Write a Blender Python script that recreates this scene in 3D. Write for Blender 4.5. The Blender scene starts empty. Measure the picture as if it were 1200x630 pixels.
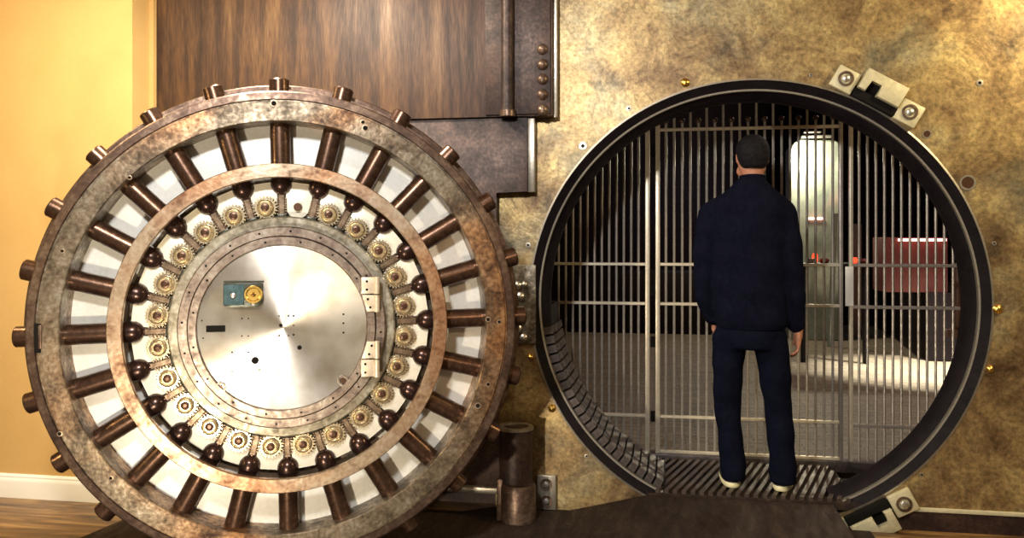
import bpy, bmesh, math, random
from mathutils import Vector, Matrix, Euler
random.seed(7)
C = bpy.context.scene
COL = C.collection
R = math.radians
PI = math.pi
S10, C10 = math.sin(R(10)), math.cos(R(10))
CAMZ = 1.38

# ---------------------------------------------------------------- measuring helpers
def ray(px, py):
    """world direction (unit depth) of a point of the 1200x630 frame"""
    t = (px - 600) / 1000.0; v = -(py - 278) / 1000.0
    return Vector((t * C10 - S10, t * S10 + C10, v))
def at(px, py, y):
    d = ray(px, py); k = y / d.y
    return Vector((d.x * k, y, CAMZ + d.z * k))
def atd(px, py, D):
    d = ray(px, py)
    return Vector((d.x * D, d.y * D, CAMZ + d.z * D))
def floor_at(px, py, z=0.0):
    d = ray(px, py); k = (z - CAMZ) / d.z
    return Vector((d.x * k, d.y * k, z))

# ---------------------------------------------------------------- materials
def newmat(name):
    m = bpy.data.materials.new(name); m.use_nodes = True
    nt = m.node_tree; b = nt.nodes['Principled BSDF']
    return m, nt, b
def plain(name, col, rough=0.5, metal=0.0, spec=0.5, emit=None, es=0):
    m, nt, b = newmat(name)
    b.inputs['Base Color'].default_value = (*col, 1)
    b.inputs['Roughness'].default_value = rough
    b.inputs['Metallic'].default_value = metal
    b.inputs['Specular IOR Level'].default_value = spec
    if emit:
        b.inputs['Emission Color'].default_value = (*emit, 1); b.inputs['Emission Strength'].default_value = es
    return m
def mottled(name, cols, scale=6, rough=(0.35, 0.6), metal=0.0, bump=0.1, stretch=(1, 1, 1), fine=60, finew=0.35, spec=0.5, detail=8, dist=0.4, cols2=None, mscale=2.0, mpos=(0.42, 0.6)):
    """colour patches from layered noise; cols = [(pos, (r,g,b)), ...]"""
    m, nt, b = newmat(name)
    N, L = nt.nodes, nt.links
    tc = N.new('ShaderNodeTexCoord'); mp = N.new('ShaderNodeMapping'); mp.inputs['Scale'].default_value = stretch
    L.new(tc.outputs['Object'], mp.inputs['Vector'])
    n1 = N.new('ShaderNodeTexNoise'); n1.inputs['Scale'].default_value = scale; n1.inputs['Detail'].default_value = detail
    n1.inputs['Roughness'].default_value = 0.65; n1.inputs['Distortion'].default_value = dist
    n2 = N.new('ShaderNodeTexNoise'); n2.inputs['Scale'].default_value = fine; n2.inputs['Detail'].default_value = 4
    L.new(mp.outputs[0], n1.inputs['Vector']); L.new(mp.outputs[0], n2.inputs['Vector'])
    mx = N.new('ShaderNodeMix'); mx.data_type = 'FLOAT'; mx.inputs[0].default_value = finew
    L.new(n1.outputs['Fac'], mx.inputs[2]); L.new(n2.outputs['Fac'], mx.inputs[3])
    cr = N.new('ShaderNodeValToRGB'); e = cr.color_ramp.elements
    while len(e) < len(cols): e.new(0.5)
    for k, (p, c) in enumerate(cols): e[k].position = p; e[k].color = (*c, 1)
    L.new(mx.outputs[0], cr.inputs[0]); L.new(cr.outputs[0], b.inputs['Base Color'])
    if cols2:
        c2 = N.new('ShaderNodeValToRGB'); e = c2.color_ramp.elements
        while len(e) < len(cols2): e.new(0.5)
        for k, (p, c) in enumerate(cols2): e[k].position = p; e[k].color = (*c, 1)
        L.new(mx.outputs[0], c2.inputs[0])
        n3 = N.new('ShaderNodeTexNoise'); n3.inputs['Scale'].default_value = mscale; n3.inputs['Detail'].default_value = 5; n3.inputs['Distortion'].default_value = 0.5
        L.new(tc.outputs['Object'], n3.inputs['Vector'])
        m3 = N.new('ShaderNodeMapRange'); m3.inputs[1].default_value = mpos[0]; m3.inputs[2].default_value = mpos[1]
        L.new(n3.outputs['Fac'], m3.inputs[0])
        mc = N.new('ShaderNodeMix'); mc.data_type = 'RGBA'
        L.new(m3.outputs[0], mc.inputs[0]); L.new(cr.outputs[0], mc.inputs[6]); L.new(c2.outputs[0], mc.inputs[7]); L.new(mc.outputs[2], b.inputs['Base Color'])
    mr = N.new('ShaderNodeMapRange'); mr.inputs[1].default_value = 0.3; mr.inputs[2].default_value = 0.7
    mr.inputs[3].default_value = rough[1]; mr.inputs[4].default_value = rough[0]
    L.new(mx.outputs[0], mr.inputs[0]); L.new(mr.outputs[0], b.inputs['Roughness'])
    b.inputs['Metallic'].default_value = metal; b.inputs['Specular IOR Level'].default_value = spec
    if bump:
        bp = N.new('ShaderNodeBump'); bp.inputs['Strength'].default_value = bump; bp.inputs['Distance'].default_value = 0.01
        L.new(mx.outputs[0], bp.inputs['Height']); L.new(bp.outputs[0], b.inputs['Normal'])
    return m

M = {}
M['ring'] = mottled('aged_ring_steel', [(0.35, (0.035, 0.026, 0.018)), (0.45, (0.11, 0.085, 0.058)), (0.54, (0.23, 0.185, 0.13)), (0.66, (0.44, 0.40, 0.33))], 9, (0.3, 0.55), 0.7, 0.3, cols2=[(0.37, (0.045, 0.018, 0.009)), (0.47, (0.18, 0.085, 0.038)), (0.56, (0.38, 0.20, 0.085)), (0.68, (0.60, 0.40, 0.20))], mscale=1.6, mpos=(0.48, 0.64))
M['rim'] = mottled('dark_rim_steel', [(0.32, (0.035, 0.022, 0.018)), (0.5, (0.12, 0.075, 0.055)), (0.68, (0.30, 0.22, 0.16))], 8, (0.3, 0.55), 0.7, 0.2)
M['midring'] = mottled('mid_ring_steel', [(0.34, (0.13, 0.08, 0.05)), (0.46, (0.34, 0.25, 0.17)), (0.56, (0.48, 0.39, 0.29)), (0.68, (0.60, 0.55, 0.48))], 12, (0.3, 0.5), 0.7, 0.2, cols2=[(0.36, (0.14, 0.06, 0.03)), (0.5, (0.36, 0.20, 0.11)), (0.66, (0.58, 0.40, 0.25))], mscale=2.2)
M['rod'] = mottled('bronzed_bolt_steel', [(0.3, (0.035, 0.018, 0.012)), (0.5, (0.10, 0.055, 0.036)), (0.7, (0.22, 0.13, 0.085))], 10, (0.22, 0.36), 0.8, 0.08)
M['bulb'] = mottled('dark_bolt_knob', [(0.3, (0.03, 0.018, 0.016)), (0.7, (0.09, 0.05, 0.04))], 14, (0.18, 0.35), 0.8, 0.05)
M['plate'] = mottled('pale_polished_plate', [(0.3, (0.62, 0.60, 0.54)), (0.5, (0.74, 0.73, 0.68)), (0.7, (0.84, 0.84, 0.82))], 4, (0.30, 0.42), 0.2, 0.03)
M['pad'] = mottled('pale_gear_housing', [(0.3, (0.70, 0.66, 0.54)), (0.7, (0.88, 0.86, 0.76))], 12, (0.3, 0.45), 0.15, 0.06)
M['tray'] = mottled('oily_tray_steel', [(0.36, (0.03, 0.026, 0.02)), (0.50, (0.13, 0.11, 0.085)), (0.66, (0.36, 0.32, 0.25))], 16, (0.3, 0.5), 0.6, 0.2)
M['gear'] = mottled('brassy_gear_steel', [(0.3, (0.42, 0.31, 0.16)), (0.5, (0.66, 0.55, 0.36)), (0.7, (0.85, 0.78, 0.62))], 22, (0.2, 0.35), 0.8, 0.1)
M['rack'] = mottled('rack_steel', [(0.3, (0.08, 0.05, 0.03)), (0.55, (0.26, 0.19, 0.13)), (0.72, (0.55, 0.47, 0.35))], 26, (0.3, 0.45), 0.7, 0.2)
M['grease'] = mottled('dark_greasy_steel', [(0.3, (0.012, 0.016, 0.012)), (0.7, (0.07, 0.075, 0.05))], 20, (0.25, 0.4), 0.3, 0.2)
M['hub'] = mottled('hub_ring_steel', [(0.34, (0.07, 0.05, 0.045)), (0.46, (0.22, 0.17, 0.14)), (0.56, (0.36, 0.30, 0.25)), (0.70, (0.66, 0.62, 0.56))], 12, (0.28, 0.5), 0.7, 0.2)
M['hubbase'] = mottled('hub_base_steel', [(0.34, (0.08, 0.07, 0.05)), (0.5, (0.26, 0.23, 0.17)), (0.66, (0.56, 0.54, 0.46))], 12, (0.3, 0.5), 0.6, 0.15)
M['black'] = plain('black_recess', (0.008, 0.007, 0.006), 0.8, 0, 0.1)
M['brownhole'] = plain('brown_spindle', (0.10, 0.05, 0.03), 0.35, 0.6)
M['brass'] = plain('bright_brass', (0.85, 0.58, 0.16), 0.28, 1.0)
M['teal'] = mottled('teal_lock_plate', [(0.3, (0.02, 0.05, 0.055)), (0.7, (0.08, 0.14, 0.16))], 30, (0.5, 0.7), 0.2, 0.1, spec=0.25)
M['steel'] = mottled('bright_steel', [(0.3, (0.5, 0.47, 0.42)), (0.7, (0.8, 0.78, 0.74))], 14, (0.25, 0.4), 0.9, 0.05)
M['leaf'] = mottled('pale_hinge_steel', [(0.3, (0.55, 0.44, 0.30)), (0.7, (0.86, 0.78, 0.64))], 20, (0.3, 0.45), 0.5, 0.08)

def disc_mat():
    m, nt, b = newmat('turned_cover_steel'); N, L = nt.nodes, nt.links
    b.inputs['Metallic'].default_value = 0.9; b.inputs['Roughness'].default_value = 0.36
    b.inputs['Anisotropic'].default_value = 0.85; b.inputs['Anisotropic Rotation'].default_value = 0.25
    tg = N.new('ShaderNodeTangent'); tg.direction_type = 'RADIAL'; tg.axis = 'Y'
    L.new(tg.outputs[0], b.inputs['Tangent'])
    tc = N.new('ShaderNodeTexCoord'); n = N.new('ShaderNodeTexNoise'); n.inputs['Scale'].default_value = 7; n.inputs['Detail'].default_value = 9
    L.new(tc.outputs['Object'], n.inputs['Vector'])
    cr = N.new('ShaderNodeValToRGB'); e = cr.color_ramp.elements
    e[0].position = 0.35; e[0].color = (0.55, 0.50, 0.42, 1); e[1].position = 0.62; e[1].color = (0.80, 0.78, 0.74, 1)
    L.new(n.outputs['Fac'], cr.inputs[0]); L.new(cr.outputs[0], b.inputs['Base Color'])
    return m
M['disc'] = disc_mat()

# setting materials
M['cream'] = mottled('cream_plaster', [(0.3, (0.60, 0.37, 0.125)), (0.7, (0.68, 0.44, 0.165))], 3, (0.6, 0.7), 0, 0.03, fine=120)
M['white'] = plain('white_gloss_paint', (0.90, 0.87, 0.78), 0.35)
M['brown'] = mottled('rust_brown_steel', [(0.36, (0.016, 0.008, 0.006)), (0.46, (0.048, 0.022, 0.013)), (0.55, (0.095, 0.045, 0.020)), (0.68, (0.18, 0.10, 0.045))], 3.2, (0.45, 0.65), 0.1, 0.15, stretch=(3.5, 3.5, 0.35), fine=40, finew=0.25)
M['browndark'] = mottled('dark_brown_hinge_steel', [(0.34, (0.010, 0.006, 0.006)), (0.5, (0.036, 0.020, 0.017)), (0.68, (0.095, 0.052, 0.036))], 7, (0.4, 0.6), 0.3, 0.2)
def vault_plate_mat():
    m, nt, b = newmat('tarnished_vault_plate'); N, L = nt.nodes, nt.links
    tc = N.new('ShaderNodeTexCoord')
    def noise(s, d, dist, off):
        mp = N.new('ShaderNodeMapping'); mp.inputs['Location'].default_value = off
        L.new(tc.outputs['Object'], mp.inputs['Vector'])
        n = N.new('ShaderNodeTexNoise'); n.inputs['Scale'].default_value = s; n.inputs['Detail'].default_value = d; n.inputs['Distortion'].default_value = dist
        n.inputs['Roughness'].default_value = 0.66
        L.new(mp.outputs[0], n.inputs['Vector']); return n
    a = noise(4.5, 10, 0.6, (0, 0, 0)); c = noise(1.7, 5, 0.3, (3, 1, 7)); f = noise(55, 4, 0, (1, 1, 1))
    def ramp(src, els):
        cr = N.new('ShaderNodeValToRGB'); e = cr.color_ramp.elements
        while len(e) < len(els): e.new(0.5)
        for k, (p, q) in enumerate(els): e[k].position = p; e[k].color = (*q, 1)
        L.new(src, cr.inputs[0]); return cr
    w = ramp(a.outputs['Fac'], [(0.32, (0.10, 0.055, 0.028)), (0.45, (0.27, 0.18, 0.085)), (0.56, (0.42, 0.30, 0.135)), (0.70, (0.62, 0.49, 0.22))])
    g = ramp(a.outputs['Fac'], [(0.32, (0.08, 0.072, 0.052)), (0.55, (0.28, 0.24, 0.15)), (0.72, (0.46, 0.40, 0.25))])
    sel = ramp(c.outputs['Fac'], [(0.50, (0, 0, 0)), (0.64, (1, 1, 1))])
    mx = N.new('ShaderNodeMix'); mx.data_type = 'RGBA'
    L.new(sel.outputs[0], mx.inputs[0]); L.new(w.outputs[0], mx.inputs[6]); L.new(g.outputs[0], mx.inputs[7])
    fr = ramp(f.outputs['Fac'], [(0.3, (0.50, 0.50, 0.50)), (0.7, (1.25, 1.25, 1.25))])
    mm = N.new('ShaderNodeMix'); mm.data_type = 'RGBA'; mm.blend_type = 'MULTIPLY'; mm.inputs[0].default_value = 1
    L.new(mx.outputs[2], mm.inputs[6]); L.new(fr.outputs[0], mm.inputs[7])
    L.new(mm.outputs[2], b.inputs['Base Color'])
    b.inputs['Metallic'].default_value = 0.55; b.inputs['Roughness'].default_value = 0.42
    bp = N.new('ShaderNodeBump'); bp.inputs['Strength'].default_value = 0.22; bp.inputs['Distance'].default_value = 0.02
    L.new(a.outputs['Fac'], bp.inputs['Height']); L.new(bp.outputs[0], b.inputs['Normal'])
    return m
M['vault'] = vault_plate_mat()
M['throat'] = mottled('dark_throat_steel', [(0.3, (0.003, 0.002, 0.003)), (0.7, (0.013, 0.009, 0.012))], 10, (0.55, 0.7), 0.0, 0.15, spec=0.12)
M['lip'] = mottled('worn_lip_steel', [(0.3, (0.28, 0.25, 0.20)), (0.7, (0.62, 0.58, 0.50))], 20, (0.25, 0.45), 0.8, 0.1)
M['tread'] = mottled('tread_steel', [(0.3, (0.035, 0.028, 0.030)), (0.7, (0.15, 0.125, 0.12))], 16, (0.35, 0.55), 0.6, 0.25)
M['bar'] = mottled('painted_grille_steel', [(0.3, (0.34, 0.30, 0.27)), (0.7, (0.62, 0.57, 0.50))], 20, (0.3, 0.45), 0.6, 0.05)
M['post'] = mottled('pale_gate_post', [(0.3, (0.58, 0.50, 0.38)), (0.7, (0.84, 0.76, 0.60))], 20, (0.3, 0.45), 0.4, 0.05)
M['khaki'] = mottled('khaki_bracket_paint', [(0.3, (0.46, 0.42, 0.26)), (0.7, (0.72, 0.67, 0.46))], 14, (0.4, 0.6), 0.2, 0.1)
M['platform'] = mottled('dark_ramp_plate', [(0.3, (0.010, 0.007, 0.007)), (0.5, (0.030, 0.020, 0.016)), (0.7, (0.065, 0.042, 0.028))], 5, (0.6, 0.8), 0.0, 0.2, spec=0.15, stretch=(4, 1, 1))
M['rib'] = mottled('worn_grating_rib', [(0.3, (0.03, 0.022, 0.020)), (0.7, (0.13, 0.095, 0.08))], 12, (0.35, 0.55), 0.4, 0.2)
M['sole'] = plain('cream_shoe_sole', (0.80, 0.74, 0.45), 0.5)
M['shoe'] = plain('dark_shoe_leather', (0.03, 0.025, 0.03), 0.5)
M['jacket'] = mottled('dark_navy_cloth', [(0.3, (0.003, 0.0035, 0.009)), (0.7, (0.006, 0.007, 0.016))], 30, (0.85, 0.95), 0, 0.1, spec=0.03)
M['jeans'] = mottled('dark_blue_denim', [(0.3, (0.003, 0.0035, 0.009)), (0.7, (0.006, 0.0075, 0.017))], 40, (0.85, 0.95), 0, 0.1, spec=0.03)
M['hair'] = mottled('dark_hair', [(0.3, (0.004, 0.004, 0.006)), (0.7, (0.012, 0.010, 0.012))], 60, (0.6, 0.8), 0, 0.5, spec=0.12)
M['skin'] = mottled('skin', [(0.3, (0.34, 0.14, 0.09)), (0.7, (0.46, 0.21, 0.13))], 20, (0.5, 0.6), 0, 0.05)
def wood_floor():
    m, nt, b = newmat('dark_wood_floor'); N, L = nt.nodes, nt.links
    tc = N.new('ShaderNodeTexCoord'); mp = N.new('ShaderNodeMapping'); mp.inputs['Scale'].default_value = (1.2, 9, 1)
    mp.inputs['Rotation'].default_value = (0, 0, R(-8))
    L.new(tc.outputs['Object'], mp.inputs['Vector'])
    n = N.new('ShaderNodeTexNoise'); n.inputs['Scale'].default_value = 2.4; n.inputs['Detail'].default_value = 10; n.inputs['Distortion'].default_value = 0.8
    L.new(mp.outputs[0], n.inputs['Vector'])
    cr = N.new('ShaderNodeValToRGB'); e = cr.color_ramp.elements; e.new(0.5)
    for k, (p, q) in enumerate([(0.32, (0.045, 0.022, 0.010)), (0.5, (0.17, 0.090, 0.032)), (0.68, (0.34, 0.20, 0.07))]): e[k].position = p; e[k].color = (*q, 1)
    L.new(n.outputs['Fac'], cr.inputs[0]); L.new(cr.outputs[0], b.inputs['Base Color'])
    b.inputs['Roughness'].default_value = 0.38
    bp = N.new('ShaderNodeBump'); bp.inputs['Strength'].default_value = 0.15; bp.inputs['Distance'].default_value = 0.01
    L.new(n.outputs['Fac'], bp.inputs['Height']); L.new(bp.outputs[0], b.inputs['Normal'])
    return m
M['wood'] = wood_floor()
def inner_floor_mat():
    m, nt, b = newmat('woven_lounge_floor'); N, L = nt.nodes, nt.links
    tc = N.new('ShaderNodeTexCoord')
    br = N.new('ShaderNodeTexBrick'); br.inputs['Scale'].default_value = 7.0
    br.inputs['Color1'].default_value = (0.32, 0.26, 0.18, 1); br.inputs['Color2'].default_value = (0.18, 0.14, 0.10, 1); br.inputs['Mortar'].default_value = (0.10, 0.08, 0.06, 1)
    br.inputs['Mortar Size'].default_value = 0.03; br.inputs['Brick Width'].default_value = 1.0; br.inputs['Row Height'].default_value = 0.3
    L.new(tc.outputs['Object'], br.inputs['Vector'])
    L.new(br.outputs['Color'], b.inputs['Base Color']); b.inputs['Roughness'].default_value = 0.6
    return m
M['lounge_floor'] = inner_floor_mat()
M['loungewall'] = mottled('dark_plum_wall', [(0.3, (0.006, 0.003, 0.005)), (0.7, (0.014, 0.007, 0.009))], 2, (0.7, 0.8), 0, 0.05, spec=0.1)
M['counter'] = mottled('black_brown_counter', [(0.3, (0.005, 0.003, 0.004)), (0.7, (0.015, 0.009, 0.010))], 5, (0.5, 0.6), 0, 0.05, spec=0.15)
M['redpanel'] = mottled('red_panel', [(0.3, (0.10, 0.022, 0.024)), (0.7, (0.17, 0.055, 0.045))], 4, (0.5, 0.6), 0, 0.05, spec=0.2)
M['pillar'] = mottled('greenish_glazed_pillar', [(0.3, (0.20, 0.24, 0.20)), (0.7, (0.42, 0.46, 0.38))], 5, (0.12, 0.25), 0.2, 0.05)
M['led'] = plain('lit_red_white_tube', (0.9, 0.6, 0.6), 0.5, 0, 0.5, (1.0, 0.36, 0.30), 6)
M['redglow'] = plain('lit_red_glass', (0.8, 0.05, 0.03), 0.3, 0, 0.5, (1.0, 0.06, 0.02), 2.2)
M['lampglow'] = plain('lit_lamp_glass', (1, 0.9, 0.7), 0.3, 0, 0.5, (1.0, 0.85, 0.6), 14)
M['browncard'] = plain('dull_brown_wood', (0.17, 0.08, 0.05), 0.5)

# ---------------------------------------------------------------- mesh helpers
def finish(me, angle=35):
    me.shade_smooth(); me.set_sharp_from_angle(angle=R(angle))
def obj(name, bm, mat, parent=None, loc=None, roty=None, angle=35):
    me = bpy.data.meshes.new(name)
    bmesh.ops.recalc_face_normals(bm, faces=bm.faces[:])
    bm.to_mesh(me); bm.free(); me.materials.append(mat); finish(me, angle)
    o = bpy.data.objects.new(name, me); COL.objects.link(o)
    if parent is not None: o.parent = parent
    if loc is not None: o.location = loc
    if roty is not None: o.rotation_euler = (0, roty, 0)
    return o
def tag(o, label, cat, group=None):
    o['label'] = label; o['category'] = cat
    if group: o['group'] = group
    return o
def thing(name, label, cat, loc=(0, 0, 0), rotz=0, group=None):
    o = bpy.data.objects.new(name, None); COL.objects.link(o); o.empty_display_size = 0.1
    o.location = loc; o.rotation_euler = (0, 0, rotz)
    return tag(o, label, cat, group)
def struct(o, label=None):
    o['kind'] = 'structure'
    if label: o['label'] = label
    return o
def clone(o, parent=None, roty=None, loc=None, rotz=None):
    """copy an object with its parts and sub-parts"""
    c = o.copy(); COL.objects.link(c)
    if parent is not None: c.parent = parent
    if roty is not None: c.rotation_euler = (0, roty, 0)
    if rotz is not None: c.rotation_euler = (0, 0, rotz)
    if loc is not None: c.location = loc
    for ch in [q for q in bpy.data.objects if q.parent == o and q != c]:
        clone(ch, c)
    return c
def box(bm, x0, x1, y0, y1, z0, z1, bev=0.0, mat=None, seg=2):
    vs = [bm.verts.new((x, y, z)) for x in (x0, x1) for y in (y0, y1) for z in (z0, z1)]
    idx = [(0, 1, 3, 2), (4, 6, 7, 5), (0, 4, 5, 1), (2, 3, 7, 6), (0, 2, 6, 4), (1, 5, 7, 3)]
    fs = [bm.faces.new([vs[i] for i in f]) for f in idx]
    if bev:
        es = list({e for f in fs for e in f.edges})
        r = bmesh.ops.bevel(bm, geom=es, offset=bev, segments=seg, profile=0.5, affect='EDGES')
        vs = list({v for f in r['faces'] for v in f.verts} | {v for v in vs if v.is_valid})
    if mat is not None: bmesh.ops.transform(bm, matrix=mat, verts=[v for v in vs if v.is_valid])
    return bm
def lathe(bm, prof, n=128, a0=0.0, a1=2 * PI, closed=True):
    """profile [(r, y)] turned about the y axis; closed profile makes a solid ring. angle 0 is +z, growing towards +x"""
    full = abs(a1 - a0 - 2 * PI) < 1e-6
    m = n if full else n + 1
    rows = []
    for k in range(m):
        a = a0 + (a1 - a0) * k / n
        rows.append([bm.verts.new((r * math.sin(a), y, r * math.cos(a))) for r, y in prof])
    P = len(prof)
    for k in range(n):
        A, B = rows[k], rows[(k + 1) % m]
        for j in range(P if closed else P - 1):
            q = [A[j], A[(j + 1) % P], B[(j + 1) % P], B[j]]
            try: bm.faces.new(q)
            except ValueError: pass
    if not full and closed:
        bm.faces.new(rows[0]); bm.faces.new(list(reversed(rows[-1])))
    return bm
def disc_solid(bm, prof, n=96):
    """profile from centre out and back to centre; r=0 ends merged"""
    rows = []
    for k in range(n):
        a = 2 * PI * k / n
        rows.append([bm.verts.new((r * math.sin(a), y, r * math.cos(a))) for r, y in prof])
    for k in range(n):
        A, B = rows[k], rows[(k + 1) % n]
        for j in range(len(prof) - 1):
            bm.faces.new([A[j], A[j + 1], B[j + 1], B[j]])
    bmesh.ops.remove_doubles(bm, verts=bm.verts[:], dist=1e-5)
    return bm
def tube(bm, p0, p1, r0, r1=None, n=20, caps=True):
    """cylinder or cone between two points"""
    r1 = r0 if r1 is None else r1
    p0, p1 = Vector(p0), Vector(p1); d = (p1 - p0).normalized()
    u = d.orthogonal().normalized(); v = d.cross(u)
    A = [bm.verts.new(p0 + r0 * (math.cos(2*PI*k/n) * u + math.sin(2*PI*k/n) * v)) for k in range(n)]
    B = [bm.verts.new(p1 + r1 * (math.cos(2*PI*k/n) * u + math.sin(2*PI*k/n) * v)) for k in range(n)]
    for k in range(n): bm.faces.new([A[k], A[(k+1) % n], B[(k+1) % n], B[k]])
    if caps: bm.faces.new(list(reversed(A))); bm.faces.new(B)
    return bm
def spin_axis(bm, pts, p0, d, n=24):
    """turn profile [(t, r)] about the axis from p0 along d"""
    p0, d = Vector(p0), Vector(d).normalized(); u = d.orthogonal().normalized(); v = d.cross(u)
    rows = [[bm.verts.new(p0 + d * t + r * (math.cos(2*PI*k/n) * u + math.sin(2*PI*k/n) * v)) for k in range(n)] for t, r in pts]
    for A, B in zip(rows, rows[1:]):
        for k in range(n): bm.faces.new([A[k], A[(k+1) % n], B[(k+1) % n], B[k]])
    bm.faces.new(list(reversed(rows[0]))); bm.faces.new(rows[-1])
    return bm
def prism(bm, pts, y0, y1, bev=0.0):
    """polygon in the x-z plane extruded from y0 to y1"""
    A = [bm.verts.new((x, y0, z)) for x, z in pts]; B = [bm.verts.new((x, y1, z)) for x, z in pts]
    n = len(pts); fs = [bm.faces.new(list(reversed(A))), bm.faces.new(B)]
    for k in range(n): fs.append(bm.faces.new([A[k], A[(k+1) % n], B[(k+1) % n], B[k]]))
    if bev:
        bmesh.ops.bevel(bm, geom=list(fs[0].edges), offset=bev, segments=2, profile=0.5, affect='EDGES')
    return bm
def new(): return bmesh.new()

# ================================================================= THE SETTING
YW = 4.297                                   # front of the vault plate
YB = 4.22                                    # front of the brown steel facing
OC = (0.424, 1.06); OR = 1.085               # the round opening
bm = new(); box(bm, -6, 5.5, -2.5, 6.0, -0.12, 0.0)
struct(obj('floor', bm, M['wood']))
bm = new(); box(bm, -6, 5.5, -2.5, 5.0, 2.95, 3.05)
struct(obj('ceiling', bm, M['cream']))

# vault plate with a round hole
xl = at(581, 300, YW).x; XR, ZT = 5.4, 2.95
bm = new(); n = 160
corners = [math.atan2(x - OC[0], z - OC[1]) for x, z in ((xl, -0.1), (xl, ZT), (XR, -0.1), (XR, ZT))]
angs = sorted([2*PI*k/n - PI + 0.003 for k in range(n)] + corners)
inn, out, inb, outb = [], [], [], []
for a in angs:
    dx, dz = math.sin(a), math.cos(a); k = 1e9
    if dx > 1e-9: k = min(k, (XR - OC[0]) / dx)
    if dx < -1e-9: k = min(k, (xl - OC[0]) / dx)
    if dz > 1e-9: k = min(k, (ZT - OC[1]) / dz)
    if dz < -1e-9: k = min(k, (-0.1 - OC[1]) / dz)
    for L_, r, y in ((inn, OR, YW), (out, k, YW), (inb, OR, YW + 0.2), (outb, k, YW + 0.2)):
        L_.append(bm.verts.new((OC[0] + r * dx, y, OC[1] + r * dz)))
m_ = len(angs)
for k in range(m_):
    j = (k + 1) % m_
    for A, B in ((inn, out), (outb, inb), (out, outb), (inb, inn)):
        bm.faces.new([A[k], B[k], B[j], A[j]])
wall = struct(obj('wall_right', bm, M['vault']), 'tarnished vault front plate with the round opening')

# brown steel facing left of the plate, with its seam and pale edge strips
xbl = at(184, 300, YB).x
x648 = at(648, 110, YB).x; x618 = at(618, 170, YB).x; x581 = at(581, 250, YB).x
zs = at(600, 138, YB).z; zq = at(600, 225, YB).z; zledge = at(540, 576, YB).z
bm = new()
prism(bm, [(xbl, zledge), (x581, zledge), (x581, zq), (x618, zq), (x618, zs), (xbl, zs)], YB, YW + 0.2, 0.003)
back = struct(obj('wall_back', bm, M['browndark']), 'brown rust-streaked steel facing behind the vault door')
bm = new(); prism(bm, [(xbl, zs + 0.004), (x648, zs + 0.004), (x648, 2.95), (xbl, 2.95)], YB - 0.02, YW + 0.2, 0.003)
obj('upper_panel', bm, M['brown'], back)
bm = new(); box(bm, xbl, x581, YB + 0.12, YW + 0.2, -0.02, zledge)
obj('plinth', bm, M['browndark'], back)
bm = new(); box(bm, x618, x618 + 0.035, YB + 0.015, YW, zq, zs, 0.003)
obj('edge_strip', bm, M['lip'], back)
bm = new(); box(bm, x648, x648 + 0.02, YB + 0.015, YW, zs, 2.95, 0.003)
obj('edge_strip', bm, M['lip'], back)

# cream wall
pA = atd(-60, 500, 4.50); pB = atd(155, 500, 4.44)
ycr = at(112, 580, 4.02).y
bm = new(); xce = at(155, 300, 4.02).x
prism(bm, [(-6, 0.0), (xce, 0.0), (xce, 2.95), (-6, 2.95)], 4.02, 4.5)
wl = struct(obj('wall_left', bm, M['cream']), 'cream plaster wall beside the vault door')
bm = new(); box(bm, xce - 0.02, xbl + 0.01, 4.17, 4.5, 0, 2.95)
struct(obj('wall_corner', bm, M['cream']), 'narrow cream return wall beside the brown steel')
bm = new()
pf = [(4.02, 0.0), (3.995, 0.0), (3.995, 0.085), (3.999, 0.098), (4.005, 0.104), (4.005, 0.112), (4.012, 0.120), (4.02, 0.122)]
A = [bm.verts.new((-6, y, z)) for y, z in pf]; B = [bm.verts.new((xce, y, z)) for y, z in pf]
for k in range(len(pf) - 1): bm.faces.new([A[k], B[k], B[k+1], A[k+1]])
bm.faces.new(A); bm.faces.new(B)
struct(obj('baseboard_left', bm, M['white']), 'glossy white moulded baseboard')

# ================================================================= THE ROUND DOORWAY
dw = thing('vault_doorway', 'round dark steel doorway ring lining the vault opening', 'doorway', (OC[0], YW, 0))
cz = (0, 0, OC[1])
bm = new(); lathe(bm, [(1.085, -0.006), (1.094, -0.004), (1.094, 0.01), (1.085, 0.01)], 160, R(205), R(514)); obj('outer_lip', bm, M['lip'], dw, cz)
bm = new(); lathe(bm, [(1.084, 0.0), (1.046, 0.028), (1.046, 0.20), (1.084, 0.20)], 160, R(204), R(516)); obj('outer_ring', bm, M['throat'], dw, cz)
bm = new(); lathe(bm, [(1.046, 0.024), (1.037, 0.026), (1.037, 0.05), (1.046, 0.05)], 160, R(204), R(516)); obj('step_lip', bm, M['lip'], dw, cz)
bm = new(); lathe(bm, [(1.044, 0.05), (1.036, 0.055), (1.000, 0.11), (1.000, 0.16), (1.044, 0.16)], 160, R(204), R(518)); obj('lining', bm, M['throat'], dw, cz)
# lower-left sector carries tread blocks and runs deeper
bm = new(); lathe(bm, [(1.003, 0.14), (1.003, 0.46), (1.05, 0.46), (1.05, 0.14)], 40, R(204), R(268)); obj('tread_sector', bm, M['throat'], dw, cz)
def tread(a, y0, y1, r0, r1, wdeg):
    b = new(); lathe(b, [(r0, y0), (r1, y0 + .004), (r1, y1 - .004), (r0, y1)], 3, -R(wdeg)/2, R(wdeg)/2)
    return b
trA = obj('tread_block', tread(0, 0.150, 0.44, 1.01, 0.988, 2.1), M['tread'], dw, cz, R(215))
trB = obj('tread_block', tread(0, 0.052, 0.135, 1.045, 0.994, 2.1), M['tread'], dw, cz, R(215))
k = 0
a = 206.0
while a < 262:
    if k:
        if not (217.0 < a < 219.0): clone(trA, dw, R(a), cz)
        clone(trB, dw, R(a), cz)
    else:
        trA.rotation_euler.y = R(a); trB.rotation_euler.y = R(a)
    k += 1; a += 2.75

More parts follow.
